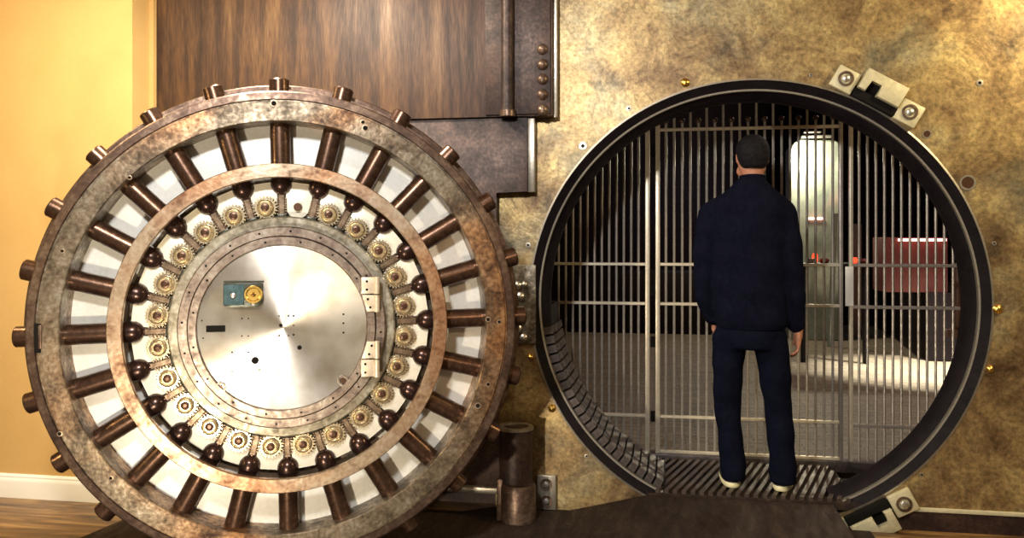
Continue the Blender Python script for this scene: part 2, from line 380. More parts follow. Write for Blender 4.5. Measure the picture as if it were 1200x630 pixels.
# brass studs, plugs and bolt holes in the plate
def stud(px, py, r, kind):
    p = at(px, py, YW)
    b = new()
    if kind == 'brass':
        spin_axis(b, [(0.0, r), (0.006, r), (0.012, r * .8), (0.018, r * .45), (0.020, 0.001)], (0, 0, 0), (0, -1, 0), 20)
        o = obj('brass_stud', b, M['brass'], None, p)
    elif kind == 'plug':
        lathe(b, [(r, 0.0), (r, -0.004), (r * .78, -0.004), (r * .72, 0.0)], 24)
        o = obj('brass_plug', b, M['lip'], None, p)
        c = new(); disc_solid(c, [(0.0, -0.0015), (r * .74, -0.0015), (r * .74, 0.004), (0, 0.004)], 20); obj('recess', c, M['brownhole'], o)
    else:
        lathe(b, [(r, 0.0), (r, -0.003), (r * .45, -0.0035), (r * .45, 0.0)], 20)
        o = obj('screw_plug', b, M['lip'], None, p)
        c = new(); disc_solid(c, [(0.0, -0.0015), (r * .5, -0.0015), (r * .5, 0.004), (0, 0.004)], 14); obj('hole', c, M['black'], o)
    return o
studs = [(803, 97, .022, 'brass', 'brass stud high above the left part of the opening'),
         (1169, 362, .022, 'brass', 'brass stud on the plate right of the opening at mid height'),
         (1160, 432, .018, 'brass', 'brass stud on the plate right of the opening, lower one'),
         (622, 418, .016, 'brass', 'brass stud left of the opening, upper of the two at its edge'),
         (647, 478, .020, 'brass', 'brass stud left of the opening, lower of the two at its edge'),
         (1134, 214, .036, 'plug', 'round brown plug at the upper right edge of the opening'),
         (1086, 157, .020, 'plug', 'small round plug just below the upper bracket'),
         (683, 171, .020, 'hole', 'pale ringed screw hole in plate nearest the riveted hinge panel'),
         (737, 127, .012, 'hole', 'small screw hole above the upper left of the opening'),
         (619, 287, .014, 'hole', 'small pale screw hole left of the opening above the door edge bolts'),
         (950, 88, .008, 'hole', 'tiny screw hole above the top of the opening'),
         (1148, 97, .016, 'hole', 'ringed screw hole in the upper right plate'),
         (1165, 285, .010, 'hole', 'tiny screw hole right of the opening above the mid height stud'),
         (1080, 556, .010, 'hole', 'small dark screw hole by the lower right of the opening'),
         (687, 534, .010, 'hole', 'small dark screw hole in the lower left corner plate')]
for px, py, r, kind, lab in studs:
    tag(stud(px, py, r, kind), lab, 'stud' if kind == 'brass' else ('plug' if kind == 'plug' else 'screw hole'))

# slotted strike bracket, upper right and mirrored lower right
def bracket(cx, cz_, ang, label, flip=1):
    t = thing('strike_bracket', label, 'bracket', (cx, YW, cz_), 0)
    t.rotation_euler = (0, ang, 0)
    f = flip
    b = new(); box(b, -0.205, 0.205, -0.012, 0, -0.044, 0.0, 0.002); obj('back_bar', b, M['black'], t)
    for s in (-1, 1):
        b = new(); box(b, s * 0.165 - 0.055, s * 0.165 + 0.055, -0.03, 0, -0.058, 0.05, 0.006); ft = obj('bolted_foot', b, M['khaki'], t)
        b = new(); lathe(b, [(0.036, -0.03), (0.036, -0.037), (0.026, -0.038), (0.024, -0.03)], 24); obj('washer', b, M['rim'], ft, (s*0.165, 0, 0))
        b = new(); spin_axis(b, [(0.028, 0.017), (0.040, 0.017), (0.043, 0.012)], (s*0.165, 0, 0), (0, -1, 0), 6); obj('bolt_head', b, M['steel'], ft)
    # slotted block
    pts = [(-0.10, -0.012), (-0.062, -0.012), (-0.062, 0.045), (-0.006, 0.045), (-0.006, -0.012), (0.105, -0.012), (0.105, 0.088), (-0.10, 0.088)]
    if f < 0: pts = [(x, -z) for x, z in reversed(pts)]
    b = new(); prism(b, pts, -0.06, 0, 0.004); obj('slotted_block', b, M['khaki'], t)
    b = new(); box(b, -0.062, -0.006, -0.010, 0, -0.012, 0.045); obj('slot_bottom', b, M['black'], t)
    b = new(); box(b, -0.105, 0.11, -0.035, 0, -0.055, -0.014, 0.003); obj('dark_bar', b, M['black'], t)  # black bar along the inner side of the block
    return t
def around(px, py, extra=0.0):
    p = at(px, py, YW); return p.x, p.z
bx, bz = around(1024, 119); a_up = math.atan2(bx - OC[0], bz - OC[1])
rr = 1.146
bracket(OC[0] + rr * math.sin(R(30.2)), OC[1] + rr * math.cos(R(30.2)), R(30.2), 'khaki slotted steel bracket bolted above right of the opening')
lowa = R(151.5)
tb = bracket(OC[0] + 1.15 * math.sin(lowa), OC[1] + 1.15 * math.cos(lowa), lowa, 'khaki slotted steel bracket at floor level right of the opening')

# small two-bolt bracket lower left
p0 = at(641, 578, YW)
t = thing('bolted_plate', 'small pale two-bolt plate low on the wall left of the opening', 'bracket', (p0.x, YW, p0.z))
b = new(); box(b, -0.052, 0.05, -0.028, -0.001, -0.075, 0.10, 0.006); obj('plate', b, M['lip'], t)
for z in (0.055, -0.03):
    b = new(); lathe(b, [(0.03, -0.028), (0.03, -0.034), (0.018, -0.034), (0.018, -0.028)], 20); obj('washer', b, M['rim'], t, (0, 0, z))
    b = new(); spin_axis(b, [(0.028, 0.016), (0.038, 0.016), (0.040, 0.010)], (0, 0, z), (0, -1, 0), 6); obj('bolt_head', b, M['steel'], t)

# hinge of the door: upper riveted bracket and lower knuckle
YH = 4.10
u0, u1 = at(596, 110, YH), at(648, 110, YB - .02)
t = thing('upper_hinge', 'dark riveted upper hinge panel with vertical pin, above the vault door edge', 'hinge', (u0.x, YB - 0.02, zs))
b = new(); box(b, at(570,110,YB).x - u0.x, x648 - 0.008 - u0.x, -0.014, 0.0, 0.012, 0.85, 0.003); obj('riveted_panel', b, M['browndark'], t)
b = new(); tube(b, (at(597,110,YB).x - u0.x, -0.03, 0.02), (at(597,110,YB).x - u0.x, -0.03, 0.85), 0.032, n=32); obj('pin', b, M['browndark'], t)
b = new(); tube(b, (at(597,110,YB).x - u0.x, -0.03, 0.0), (at(597,110,YB).x - u0.x, -0.03, 0.03), 0.040, n=32); obj('pin_collar', b, M['rim'], t)
for py in (58, 76, 93, 111, 129):
    q = at(636, py, YB - 0.03)
    b = new(); spin_axis(b, [(0.0, 0.028), (0.008, 0.027), (0.016, 0.021), (0.022, 0.011), (0.024, 0.002)], (q.x - u0.x, -0.014, q.z - zs), (0, -1, 0), 20); obj('rivet', b, M['rim'], t)

YL = 4.10
q0, q1 = at(600, 560, YL), at(623, 500, YL)
t = thing('lower_hinge', 'brown steel lower hinge block standing on a round foot beside the door', 'hinge', (q0.x, YL + 0.02, 0))
xA = at(470, 520, 4.12).x - q0.x; xB = q1.x - q0.x
zt, zb = at(610, 503, YL).z, at(610, 566, YL).z
b = new(); box(b, xA, xB - 0.05, 0.0, 0.09, at(560,571,4.12).z, zt - 0.012, 0.008); obj('hinge_arm', b, M['browndark'], t)
b = new(); spin_axis(b, [(zb - 0.0, 0.082), (zt - 0.014, 0.082), (zt, 0.078), (zt + 0.001, 0.05)], (xB - 0.085, 0.02, 0), (0, 0, 1), 40); obj('hinge_barrel', b, M['browndark'], t)
b = new(); lathe(b, [(0.088, 0), (0.088, 0.014), (0.062, 0.014), (0.062, 0)], 40)
bmesh.ops.rotate(b, verts=b.verts, cent=(0, 0, 0), matrix=Matrix.Rotation(R(90), 3, 'X')); bmesh.ops.translate(b, verts=b.verts, vec=(xB - 0.085, 0.02, zt - 0.006)); obj('barrel_collar', b, M['lip'], t)
zf = 0.0
b = new(); spin_axis(b, [(0.0, 0.080), (0.006, 0.086), (zb * .9, 0.086), (zb, 0.078)], (xB - 0.065, -0.02, 0), (0, 0, 1), 40); obj('round_foot', b, M['rim'], t)
b = new(); box(b, xA, xB - 0.10, -0.03, 0.02, at(560,577,4.10).z, at(560,570,4.10).z, 0.004); obj('ledge', b, M['lip'], t)
b = new(); box(b, xB - 0.17, xB - 0.13, -0.04, 0.12, 0.0, zb + .02, 0.006); obj('foot_cheek', b, M['rim'], t)

# bolts in the plate edge between door and opening
for px, py, w in ((604, 334, .02), (607, 347, .022), (612, 333, .016), (604, 384, .022), (611, 395, .02)):
    q = at(px + 3, py, YW)
    b = new(); spin_axis(b, [(0.0, w), (0.014, w), (0.022, w * .7), (0.026, w * .2)], (0, 0, 0), (0, -1, 0), 16)
    tag(obj('round_head_bolt', b, M['steel'], None, q), 'round-headed steel bolt on plate between vault door edge and opening', 'bolt', 'round-headed bolts beside the door edge')
q = at(609, 310, YW)
b = new(); box(b, -0.05, 0.085, -0.012, 0, -0.40, 0.0, 0.004)
tag(obj('cover_plate', b, M['tray'], None, (q.x, YW, q.z)), 'narrow dark plate on the wall between vault door edge and opening', 'plate')

# ================================================================= RAMP, GRATING AND SILL
ZP = 0.100
a0 = floor_at(640, 606); a1 = floor_at(757, 577, ZP); a2 = floor_at(700, 640)
bm = new()
xr_ = at(1000, 590, YW - .06).x - .08
top = [(a1.x, YW - 0.008, ZP), (a1.x + 0.10, 2.2, ZP), (xr_, 2.2, ZP), (xr_, YW - 0.008, ZP)]
T = [bm.verts.new(p) for p in top]
G = [bm.verts.new(p) for p in ((at(668, 600, YW).x, YW - 0.008, 0.004), (a0.x - 0.35, 1.9, 0.004), (xr_, 1.9, 0.001), (xr_, YW - 0.008, 0.001))]
bm.faces.new(T); bm.faces.new(list(reversed(G)))
for k in range(4): bm.faces.new([G[k], G[(k+1) % 4], T[(k+1) % 4], T[k]])
tag(obj('entry_ramp', bm, M['platform']), 'low dark brown steel ramp in front of the round opening', 'ramp')
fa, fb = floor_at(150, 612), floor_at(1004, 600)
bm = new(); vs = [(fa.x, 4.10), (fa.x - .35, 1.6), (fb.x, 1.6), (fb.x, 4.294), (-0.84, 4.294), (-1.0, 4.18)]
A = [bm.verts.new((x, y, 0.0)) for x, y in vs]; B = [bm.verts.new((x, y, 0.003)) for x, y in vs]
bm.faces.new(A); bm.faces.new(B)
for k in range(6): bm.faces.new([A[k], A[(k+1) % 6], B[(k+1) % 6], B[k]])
struct(obj('floor_shade', bm, M['platform']))  # dark sheet over the wood, standing in for the door's shadow
# trim at the foot of the plate
bm = new(); box(bm, at(1045, 597, YW).x, 5.3, YW - 0.012, YW, ZP - .01, ZP + 0.010, 0.003)
b2 = new(); box(b2, at(1012, 597, YW).x, 5.3, YW - 0.006, YW + .001, 0.0, ZP - .01); struct(obj('plinth_right', b2, M['browndark']))
struct(obj('baseboard_right', bm, M['khaki']), 'pale strip along the foot of the vault plate')
# grating
gt = thing('floor_grating', 'ribbed metal floor grating inside the round opening under the man', 'grating', (0.424, 4.30, ZP - 0.026))
bm = new(); box(bm, -0.50, 0.50, 0.0, 0.655, 0.0, 0.035, 0.0); obj('tray', bm, M['platform'], gt)
dirx, diry = math.sin(R(16.6)), math.cos(R(16.6))
rb = None
k = -19
xs = []
while k < 17:
    xs.append(k * 0.043); k += 1
for x in xs:
    # clip the slanted rib to the tray
    y0, y1 = 0.01, 0.64; L_ = []
    for y in (y0, y1): L_.append(x + dirx / diry * (y - 0.36) )
    xa, xb = L_
    if xa < -0.48: y0 += (-0.48 - xa) * diry / dirx; xa = -0.48
    if xb > 0.48: y1 -= (xb - 0.48) * diry / dirx; xb = 0.48
    if y1 - y0 < 0.04: continue
    b = new(); w = 0.011
    vs = []
    for z in (0.03, 0.052):
        for (xx, yy, s) in ((xa, y0, -w), (xa, y0, w), (xb, y1, w), (xb, y1, -w)):
            vs.append(b.verts.new((xx + s, yy, z)))
    for f in ((0,1,2,3), (7,6,5,4), (0,4,5,1), (1,5,6,2), (2,6,7,3), (3,7,4,0)): b.faces.new([vs[i] for i in f])
    obj('rib', b, M['rib'], gt)
YG = 5.0
gx = lambda px: at(px, 300, YG).x
bm = new(); box(bm, gx(700), gx(1060), YG - 0.04, YG + 0.05, ZP - 0.02, ZP + 0.040, 0.005)
tag(obj('gate_sill', bm, M['tread']), 'low dark steel sill under the barred gate', 'sill')

# ================================================================= BARRED GATE
def hbar(parent, x0, x1, z, name='rail', r=0.009, mat='post'):
    b = new(); box(b, x0, x1, YG - 0.012, YG + 0.006, z - r, z + r, 0.003, seg=1)
    return obj(name, b, M[mat], parent)
def vbar_mesh(z0, z1, r=0.0075):
    b = new(); tube(b, (0, 0, z0), (0, 0, z1), r, n=10); return b
zr = {k: at(880, k, YG).z for k in (150, 310, 357, 491)}
def barset(parent, x0, x1, z0, z1, step=0.044, first=None):
    n = int(round((x1 - x0) / step)); src = None
    for i in range(1, n):
        x = x0 + (x1 - x0) * i / n
        if src is None: src = obj('bar', vbar_mesh(z0, z1), M['bar'], parent, (x, YG, 0))
        else: clone(src, parent, None, (x, YG, 0))
# left fixed grille
xg0, xg1, xg2, xg3, xg4 = gx(646), gx(759), gx(771), gx(986), gx(997)
xg5 = gx(1127)
ZG0 = ZP + 0.036
t = thing('steel_grille', 'fixed steel grille of thin bars left of the gate', 'grille', (0, 0, 0))
barset(t, xg0, xg1 - 0.01, ZG0 - 0.02, 2.25)
for z in (zr[310], zr[357], zr[491]): hbar(t, xg0, xg1, z)
b = new(); box(b, xg1 - 0.014, xg1 + 0.012, YG - 0.018, YG + 0.018, ZG0 - 0.02, 2.3, 0.003); obj('post', b, M['post'], t)
# gate leaf
t = thing('barred_gate', 'tall steel barred gate in the middle behind the standing man', 'gate', (0, 0, 0))
b = new(); box(b, xg2 - 0.014, xg2 + 0.012, YG - 0.018, YG + 0.018, ZG0, 2.08, 0.003); obj('stile', b, M['post'], t)
b = new(); box(b, xg3 - 0.014, xg3 + 0.006, YG - 0.018, YG + 0.018, ZG0, 2.09, 0.003); obj('stile', b, M['bar'], t)
for z in (zr[150], zr[310], zr[357], zr[491], ZG0 + 0.012): hbar(t, xg2 + .012, xg3 - .01, z, r=0.011 if z > 2 else 0.009)
n = 22; src1 = src2 = None
for i in range(1, n):
    x = xg2 + (xg3 - xg2) * i / n
    if i % 2 == 0:
        if src1 is None: src1 = obj('bar', vbar_mesh(ZG0, 2.20), M['bar'], t, (x, YG, 0))
        else: clone(src1, t, None, (x, YG, 0))
    else:
        if src2 is None:
            src2 = obj('bar', vbar_mesh(ZG0, 2.045), M['bar'], t, (x, YG, 0))
            b = new(); bmesh.ops.create_uvsphere(b, u_segments=14, v_segments=10, radius=0.016); bmesh.ops.translate(b, verts=b.verts, vec=(0, 0, 2.05))
            obj('ball_finial', b, M['rim'], src2)
        else: clone(src2, t, None, (x, YG, 0))
for z in (at(765, 178, YG).z, at(765, 340, YG).z, at(765, 487, YG).z, at(765, 400, YG).z):
    b = new(); tube(b, ((xg1 + xg2)/2, YG - 0.012, z - 0.03), ((xg1 + xg2)/2, YG - 0.012, z + 0.03), 0.013, n=14); obj('hinge_knuckle', b, M['black'], t)
b = new(); box(b, gx(989.5), gx(999), YG - 0.03, YG - 0.018, at(990, 358, YG).z, at(990, 312, YG).z, 0.003)
# right fixed grille
t2 = thing('steel_grille', 'fixed steel grille of thin bars right of the gate, with lock plate', 'grille', (0, 0, 0))
obj('lock_plate', b, M['white'], t2)
b2 = new(); box(b2, xg4 - 0.010, xg4 + 0.010, YG - 0.018, YG + 0.018, ZG0, 2.14, 0.003); obj('post', b2, M['post'], t2)
barset(t2, xg4, xg5, ZG0 - 0.02, 2.14)
b2 = new(); box(b2, xg4, gx(1011), YG - 0.01, YG + 0.01, 2.115, 2.135, 0.002); obj('top_tie', b2, M['post'], t2)
for z in (zr[310], zr[357] - 0.004, zr[491] - 0.012): hbar(t2, xg4, xg5 + .03, z, mat='bar')

# ================================================================= LOUNGE BEHIND THE GATE
bm = new(); box(bm, -3.6, 6.6, YG + 0.055, 13.3, -0.05, ZP - 0.012)
struct(obj('floor_lounge', bm, M['lounge_floor']))
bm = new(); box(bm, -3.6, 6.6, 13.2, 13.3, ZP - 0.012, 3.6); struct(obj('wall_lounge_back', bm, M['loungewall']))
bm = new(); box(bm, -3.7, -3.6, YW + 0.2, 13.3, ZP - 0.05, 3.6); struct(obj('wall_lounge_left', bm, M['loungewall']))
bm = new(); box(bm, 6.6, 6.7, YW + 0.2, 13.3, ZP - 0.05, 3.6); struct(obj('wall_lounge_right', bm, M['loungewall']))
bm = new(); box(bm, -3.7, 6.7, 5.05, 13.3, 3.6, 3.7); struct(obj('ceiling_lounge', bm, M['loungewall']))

# bar counter with its curved front (right)
ZF = ZP - 0.012
def fl(px, py): return floor_at(px, py, ZF)
front = [fl(1032, 386), fl(1046, 394), fl(1060, 406), fl(1074, 417), fl(1088, 423), fl(1104, 423.5), fl(1135, 423.5), fl(1190, 424)]
rear = [Vector((front[-1].x + 0.3, front[-1].y + 2.8, 0)), Vector((front[0].x, front[0].y + .3, 0))]
bm = new(); pts = [(p.x, p.y) for p in front] + [(p.x, p.y) for p in rear]
A = [bm.verts.new((x, y, ZF)) for x, y in pts]; B = [bm.verts.new((x, y, 0.80)) for x, y in pts]
bm.faces.new(A); bm.faces.new(B)
for k in range(len(pts)): bm.faces.new([A[k], A[(k+1) % len(pts)], B[(k+1) % len(pts)], B[k]])
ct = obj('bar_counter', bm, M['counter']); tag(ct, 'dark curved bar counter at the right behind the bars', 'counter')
# red lit cabinet on the counter
def boxpx(name, px0, px1, py0, py1, y, dy, mat, lab, cat, bev=0.01, zbase=None, parent=None):
    a, c = at(px0, py1, y), at(px1, py0, y)
    z0 = a.z if zbase is None else zbase
    b = new(); box(b, a.x, c.x, y, y + dy, z0, c.z, bev)
    o = obj(name, b, M[mat], parent)
    if parent is None: tag(o, lab, cat)
    return o
rc = boxpx('red_cabinet', 1036, 1111, 278, 336, 9.6, 0.5, 'redpanel', 'red cabinet with a glowing strip on top standing on the bar', 'cabinet', 0.01, 0.80)
b = new(); qa, qb = at(1052, 282, 9.58), at(1108, 282, 9.58)
tube(b, (qa.x, 9.56, qa.z + .01), (qb.x, 9.56, qb.z + .01), 0.014, n=12); obj('light_strip', b, M['led'], rc)
# round-shouldered glazed pillar
Yp = 11.2
a, c = at(927, 300, Yp), at(986, 163, Yp)
w_ = (c.x - a.x); pts = [(a.x, ZF), (c.x, ZF), (c.x, c.z - 0.12)]
for k in range(1, 6):
    an = k / 6 * PI / 2; pts.append((c.x - 0.12 + 0.12 * math.cos(an), c.z - 0.12 + 0.12 * math.sin(an)))
pts.append((a.x + 0.12, c.z))
for k in range(1, 6):
    an = PI/2 + k / 6 * PI / 2; pts.append((a.x + 0.12 + 0.12 * math.cos(an), c.z - 0.12 + 0.12 * math.sin(an)))
pts.append((a.x, c.z - 0.12))
b = new(); prism(b, pts, Yp, Yp + 0.5, 0.03)
pil = tag(obj('display_case', b, M['pillar']), 'tall pale green glazed cabinet behind the gate, brightly lit at its top', 'cabinet')
for py in (154, 157.5):
    qa, qb = at(938, py - 5, Yp), at(958, py - 5, Yp)
b = new(); box(b, a.x + 0.12, c.x - 0.12, Yp - 0.05, Yp + 0.05, c.z + 0.02, c.z + 0.05, 0.004); obj('top_shelf', b, M['steel'], pil)
b = new(); box(b, a.x + 0.15, c.x - 0.25, Yp - 0.05, Yp + 0.05, c.z + 0.08, c.z + 0.10, 0.004); obj('top_shelf', b, M['steel'], pil)
qa, qb = at(946, 256, Yp - .03), at(967, 256, Yp - .03)
b = new(); tube(b, (qa.x, Yp - 0.02, qa.z), (qb.x, Yp - 0.02, qb.z), 0.012, n=10); obj('red_tube', b, M['led'], pil)
# ledge counter with votive lights
lc = boxpx('service_table', 936, 1019, 309, 312, 9.0, 0.5, 'counter', 'low dark service table carrying red glass lamps', 'table', 0.004)
for px in (941, 1014):
    q = at(px, 310, 9.25); b = new(); box(b, q.x - .018, q.x + .018, 9.2, 9.3, ZF, q.z, 0.003); obj('leg', b, M['counter'], lc)
boxz = at(950, 309, 9.0).z
for i, (px, r, h, mat, lab) in enumerate(((955, .03, .10, 'redglow', 'small glowing red glass lamp left of the lock plate'), (966, .05, .05, 'redpanel', 'dark red bowl on the service table, left of the gate edge'),
        (1001, .035, .06, 'redglow', 'small glowing red glass lamp right of the lock plate'), (1012, .05, .05, 'redpanel', 'dark red bowl on the service table, right of the gate edge'))):
    q = at(px, 305, 9.2)
    b = new(); spin_axis(b, [(0, r * .5), (h * .15, r * .8), (h * .55, r), (h, r * .75), (h, r * .6), (h * .4, r * .6)], (q.x, 9.2, boxz + .001), (0, 0, 1), 20)
    tag(obj('glass_lamp' if mat == 'redglow' else 'bowl', b, M[mat]), lab, 'lamp' if mat == 'redglow' else 'bowl')
for px, lab in ((949, 'small pale cup on the service table nearest the man'), (953, 'small pale cup on the service table beside the red lamp')):
    q = at(px, 305, 9.15); b = new(); spin_axis(b, [(0, .018), (.05, .028), (.05, .024), (.01, .015)], (q.x, 9.12, boxz + .001), (0, 0, 1), 16)
    tag(obj('cup', b, M['steel']), lab, 'cup')
# chair by the counter, board, upright panels
def stool(px, y, label):
    q = at(px, 300, y); t = thing('bar_stool', label, 'stool', (q.x, y, ZF))
    b = new(); spin_axis(b, [(0.72, 0.17), (0.735, 0.19), (0.77, 0.19), (0.785, 0.17)], (0, 0, 0), (0, 0, 1), 28); obj('seat', b, M['browncard'], t)
    for s1, s2 in ((-1, -1), (1, -1), (1, 1), (-1, 1)):
        b = new(); tube(b, (s1 * .18, s2 * .18, 0), (s1 * .11, s2 * .11, .725), .014, n=10); obj('leg', b, M['browncard'], t)
    b = new(); lathe(b, [(0.155, -0.006), (0.165, 0.0), (0.155, 0.006), (0.145, 0)], 28); bmesh.ops.rotate(b, verts=b.verts, cent=(0,0,0), matrix=Matrix.Rotation(R(90), 3, 'X')); bmesh.ops.translate(b, verts=b.verts, vec=(0, 0, .25)); obj('foot_ring', b, M['browncard'], t)
    return t
hk = at(1105, 393, 5.35); hk2 = at(1130, 308, 5.35)
t = thing('shelf_bracket', 'dull brown angle bracket and ledge behind the right grille edge', 'bracket', (hk2.x, 5.35, hk.z))
b = new(); box(b, at(1121, 350, 5.35).x - hk2.x, 0.0, 0, .06, 0, hk2.z - hk.z, .004); obj('upright', b, M['browncard'], t)
b = new(); box(b, hk.x - hk2.x, 0.0, -.05, 0.0, 0, .04, .004); obj('ledge', b, M['browncard'], t)
boxpx('menu_board', 999, 1010, 262, 305, 11.8, 0.06, 'browncard', 'dull brown upright board behind the right grille', 'board', 0.004, ZF)
q0_, q1_ = at(972, 300, 10.6), at(979, 250, 10.6)
b = new(); tube(b, (q0_.x, 10.6, ZF), (q1_.x, 10.6, q1_.z), 0.03, n=10); tag(obj('leaning_pole', b, M['pillar']), 'pale pole leaning before the glazed cabinet', 'pole')
# dim bench against the left side of the lounge
boxpx('banquette', 640, 835, 318, 360, 11.6, 0.6, 'counter', 'dark low banquette along the back of the lounge at left', 'bench', 0.03, ZF)

# ================================================================= THE VAULT DOOR
DC = atd(332, 384, 3.40)
DANG = R(21.5)
door = thing('vault_door', 'huge round open vault door showing its locking bolts and gears', 'vault door', (DC.x, DC.y, 0), DANG)
ZC = DC.z
dc = (0, 0, ZC)
CLOCK = R(-1.3)
# local direction helpers
dxv = Vector((math.cos(DANG), math.sin(DANG), 0)); dyv = Vector((-math.sin(DANG), math.cos(DANG), 0))
def duv(px, py, yl=0.0):
    """frame point -> door-local (x, z) about the door axis, on the plane y = yl"""
    d = ray(px, py); o = Vector((0, 0, CAMZ)) - Vector((DC.x, DC.y, 0))
    k = (yl - o.dot(dyv)) / d.dot(dyv); p = o + d * k
    return p.dot(dxv), p.z - ZC
bm = new(); lathe(bm, [(0.823, 0.004), (0.827, 0.0), (0.900, 0.0), (0.903, 0.012), (0.910, 0.012), (0.910, 0.145), (0.823, 0.145)], 192)
ring = obj('outer_ring', bm, M['ring'], door, dc)
bm = new(); lathe(bm, [(0.909, 0.013), (0.913, 0.004), (0.940, 0.008), (0.946, 0.014), (0.946, 0.075), (0.909, 0.075)], 192)
obj('edge_ring', bm, M['rim'], door, dc)
bm = new(); lathe(bm, [(0.90, 0.075), (0.962, 0.075), (0.964, 0.125), (0.984, 0.128), (0.989, 0.134), (0.989, 0.152), (0.972, 0.158), (0.972, 0.168), (0.989, 0.174), (0.989, 0.20), (0.975, 0.205), (0.975, 0.42), (0.90, 0.42)], 192)
obj('door_rim', bm, M['rim'], door, dc)
bm = new(); disc_solid(bm, [(0, 0.145), (0.905, 0.145), (0.905, 0.40), (0, 0.40)], 128)
obj('back_plate', bm, M['plate'], door, dc)
bm = new(); lathe(bm, [(0.599, -0.010), (0.602, -0.014), (0.652, -0.014), (0.655, -0.010), (0.655, 0.010), (0.599, 0.010)], 160)
obj('middle_ring', bm, M['midring'], door, dc)
bm = new(); lathe(bm, [(0.42, 0.118), (0.610, 0.126), (0.610, 0.147), (0.42, 0.147)], 128)
obj('gear_tray', bm, M['tray'], door, dc)
bm = new(); lathe(bm, [(0.395, 0.045), (0.440, 0.045), (0.446, 0.052), (0.446, 0.146), (0.395, 0.146)], 128)
obj('hub_base', bm, M['hubbase'], door, dc)
bm = new(); lathe(bm, [(0.366, 0.022), (0.368, 0.016), (0.400, 0.016), (0.405, 0.022), (0.405, 0.06), (0.366, 0.06)], 128)
hub = obj('hub_ring', bm, M['hub'], door, dc)
bm = new(); lathe(bm, [(0.330, 0.008), (0.333, 0.003), (0.361, 0.003), (0.364, 0.010), (0.364, 0.06), (0.330, 0.06)], 128)
hub2 = obj('cover_ring', bm, M['hub'], door, dc)
bm = new(); disc_solid(bm, [(0, 0.012), (0.326, 0.012), (0.329, 0.015), (0.329, 0.06), (0, 0.06)], 160)
cover = obj('cover_disc', bm, M['disc'], door, dc)
# screws in the two hub rings, holes in the outer ring
def hole_mesh(r, y):
    b = new(); disc_solid(b, [(0, y), (r, y), (r, y + 0.004), (0, y + 0.004)], 12); return b
def ring_holes(parent, rad, y, r, n, off=0.0, name='screw_hole'):
    src = None
    for k in range(n):
        a = 2 * PI * k / n + off
        if src is None: src = obj(name, hole_mesh(r, y), M['black'], parent)
        else: src = clone(src, parent)
        src.location = (rad * math.sin(a), 0, rad * math.cos(a))
ring_holes(hub, 0.386, 0.0152, 0.0045, 20, R(4))
ring_holes(hub2, 0.347, 0.0022, 0.0045, 16, R(11))
# paired holes and scars in the outer ring
for px, py, r in ((321, 121, .010), (585, 377, .007), (572, 374, .008), (428, 150, .010), (70, 508, .007), (572, 450, .007), (73, 294, .006), (152, 208, .006), (130, 560, .006), (560, 475, .009), (425, 143, .007)):
    u, w = duv(px, py, 0.0)
    b = new(); lathe(b, [(r * 1.45, 0.0), (r * 1.45, -0.002), (r, -0.0025), (r * .9, 0.001)], 18); o = obj('screw_collar', b, M['midring'], ring, (u, 0, w))
    b = new(); disc_solid(b, [(0, -0.001), (r, -0.001), (r, 0.003), (0, 0.003)], 14); obj('screw_hole', b, M['black'], ring, (u, 0, w))
u, w = duv(44, 396, 0.0)
b = new(); box(b, u - 0.012, u + 0.012, -0.004, 0.004, w - 0.055, w + 0.055, 0.003); obj('latch_slot', b, M['black'], ring)
b = new(); box(b, u + 0.004, u + 0.016, -0.009, 0.004, w - 0.04, w + 0.05, 0.003); obj('latch_tongue', b, M['rim'], ring)

# 24 locking bolts
bm = new(); spin_axis(bm, [(0.60, 0.0405), (0.76, 0.0405), (1.000, 0.0405), (1.005, 0.036)], (0, 0.088, 0), (0, 0, 1), 36)
bolt = obj('locking_bolt', bm, M['rod'], door, dc, 0.0)
bm = new(); spin_axis(bm, [(0.478, 0.014), (0.538, 0.015), (0.543, 0.024), (0.552, 0.034), (0.566, 0.041), (0.584, 0.043), (0.602, 0.041)], (0, 0.088, 0), (0, 0, 1), 36)
obj('bolt_knob', bm, M['bulb'], bolt)
bm = new(); box(bm, -0.012, 0.012, 0.072, 0.120, 0.452, 0.535, 0.003, seg=1)
for k in range(7):
    z = 0.458 + k * 0.010
    for s in (-1, 1): box(bm, min(s * 0.011, s * 0.019), max(s * 0.011, s * 0.019), 0.076, 0.110, z - 0.0028, z + 0.0028)
obj('toothed_rack', bm, M['rack'], bolt)
bm = new(); box(bm, -0.020, 0.020, 0.070, 0.125, 0.440, 0.456, 0.004); obj('rack_stop', bm, M['grease'], bolt)
for k in range(1, 24): clone(bolt, door, R(15) * k, dc)
for o in [q for q in bpy.data.objects if q.parent == door and q.name.startswith('locking_bolt')]: o.rotation_euler.y += CLOCK
# gear housings
pts = []
def rc_(cx, cz__, r, a0, a1, n=5):
    return [(cx + r * math.sin(R(a0 + (a1 - a0) * k / n)), cz__ + r * math.cos(R(a0 + (a1 - a0) * k / n))) for k in range(n + 1)]
pts = rc_(0.040, 0.572, 0.014, 0, 80) + [(0.053, 0.50)] + rc_(0.0, 0.487, 0.047, 90, 270, 12) + [(-0.053, 0.50)] + rc_(-0.040, 0.572, 0.014, -80, 0)
bm = new(); prism(bm, pts, 0.086, 0.146, 0.004)
pad = obj('gear_housing', bm, M['pad'], door, dc)
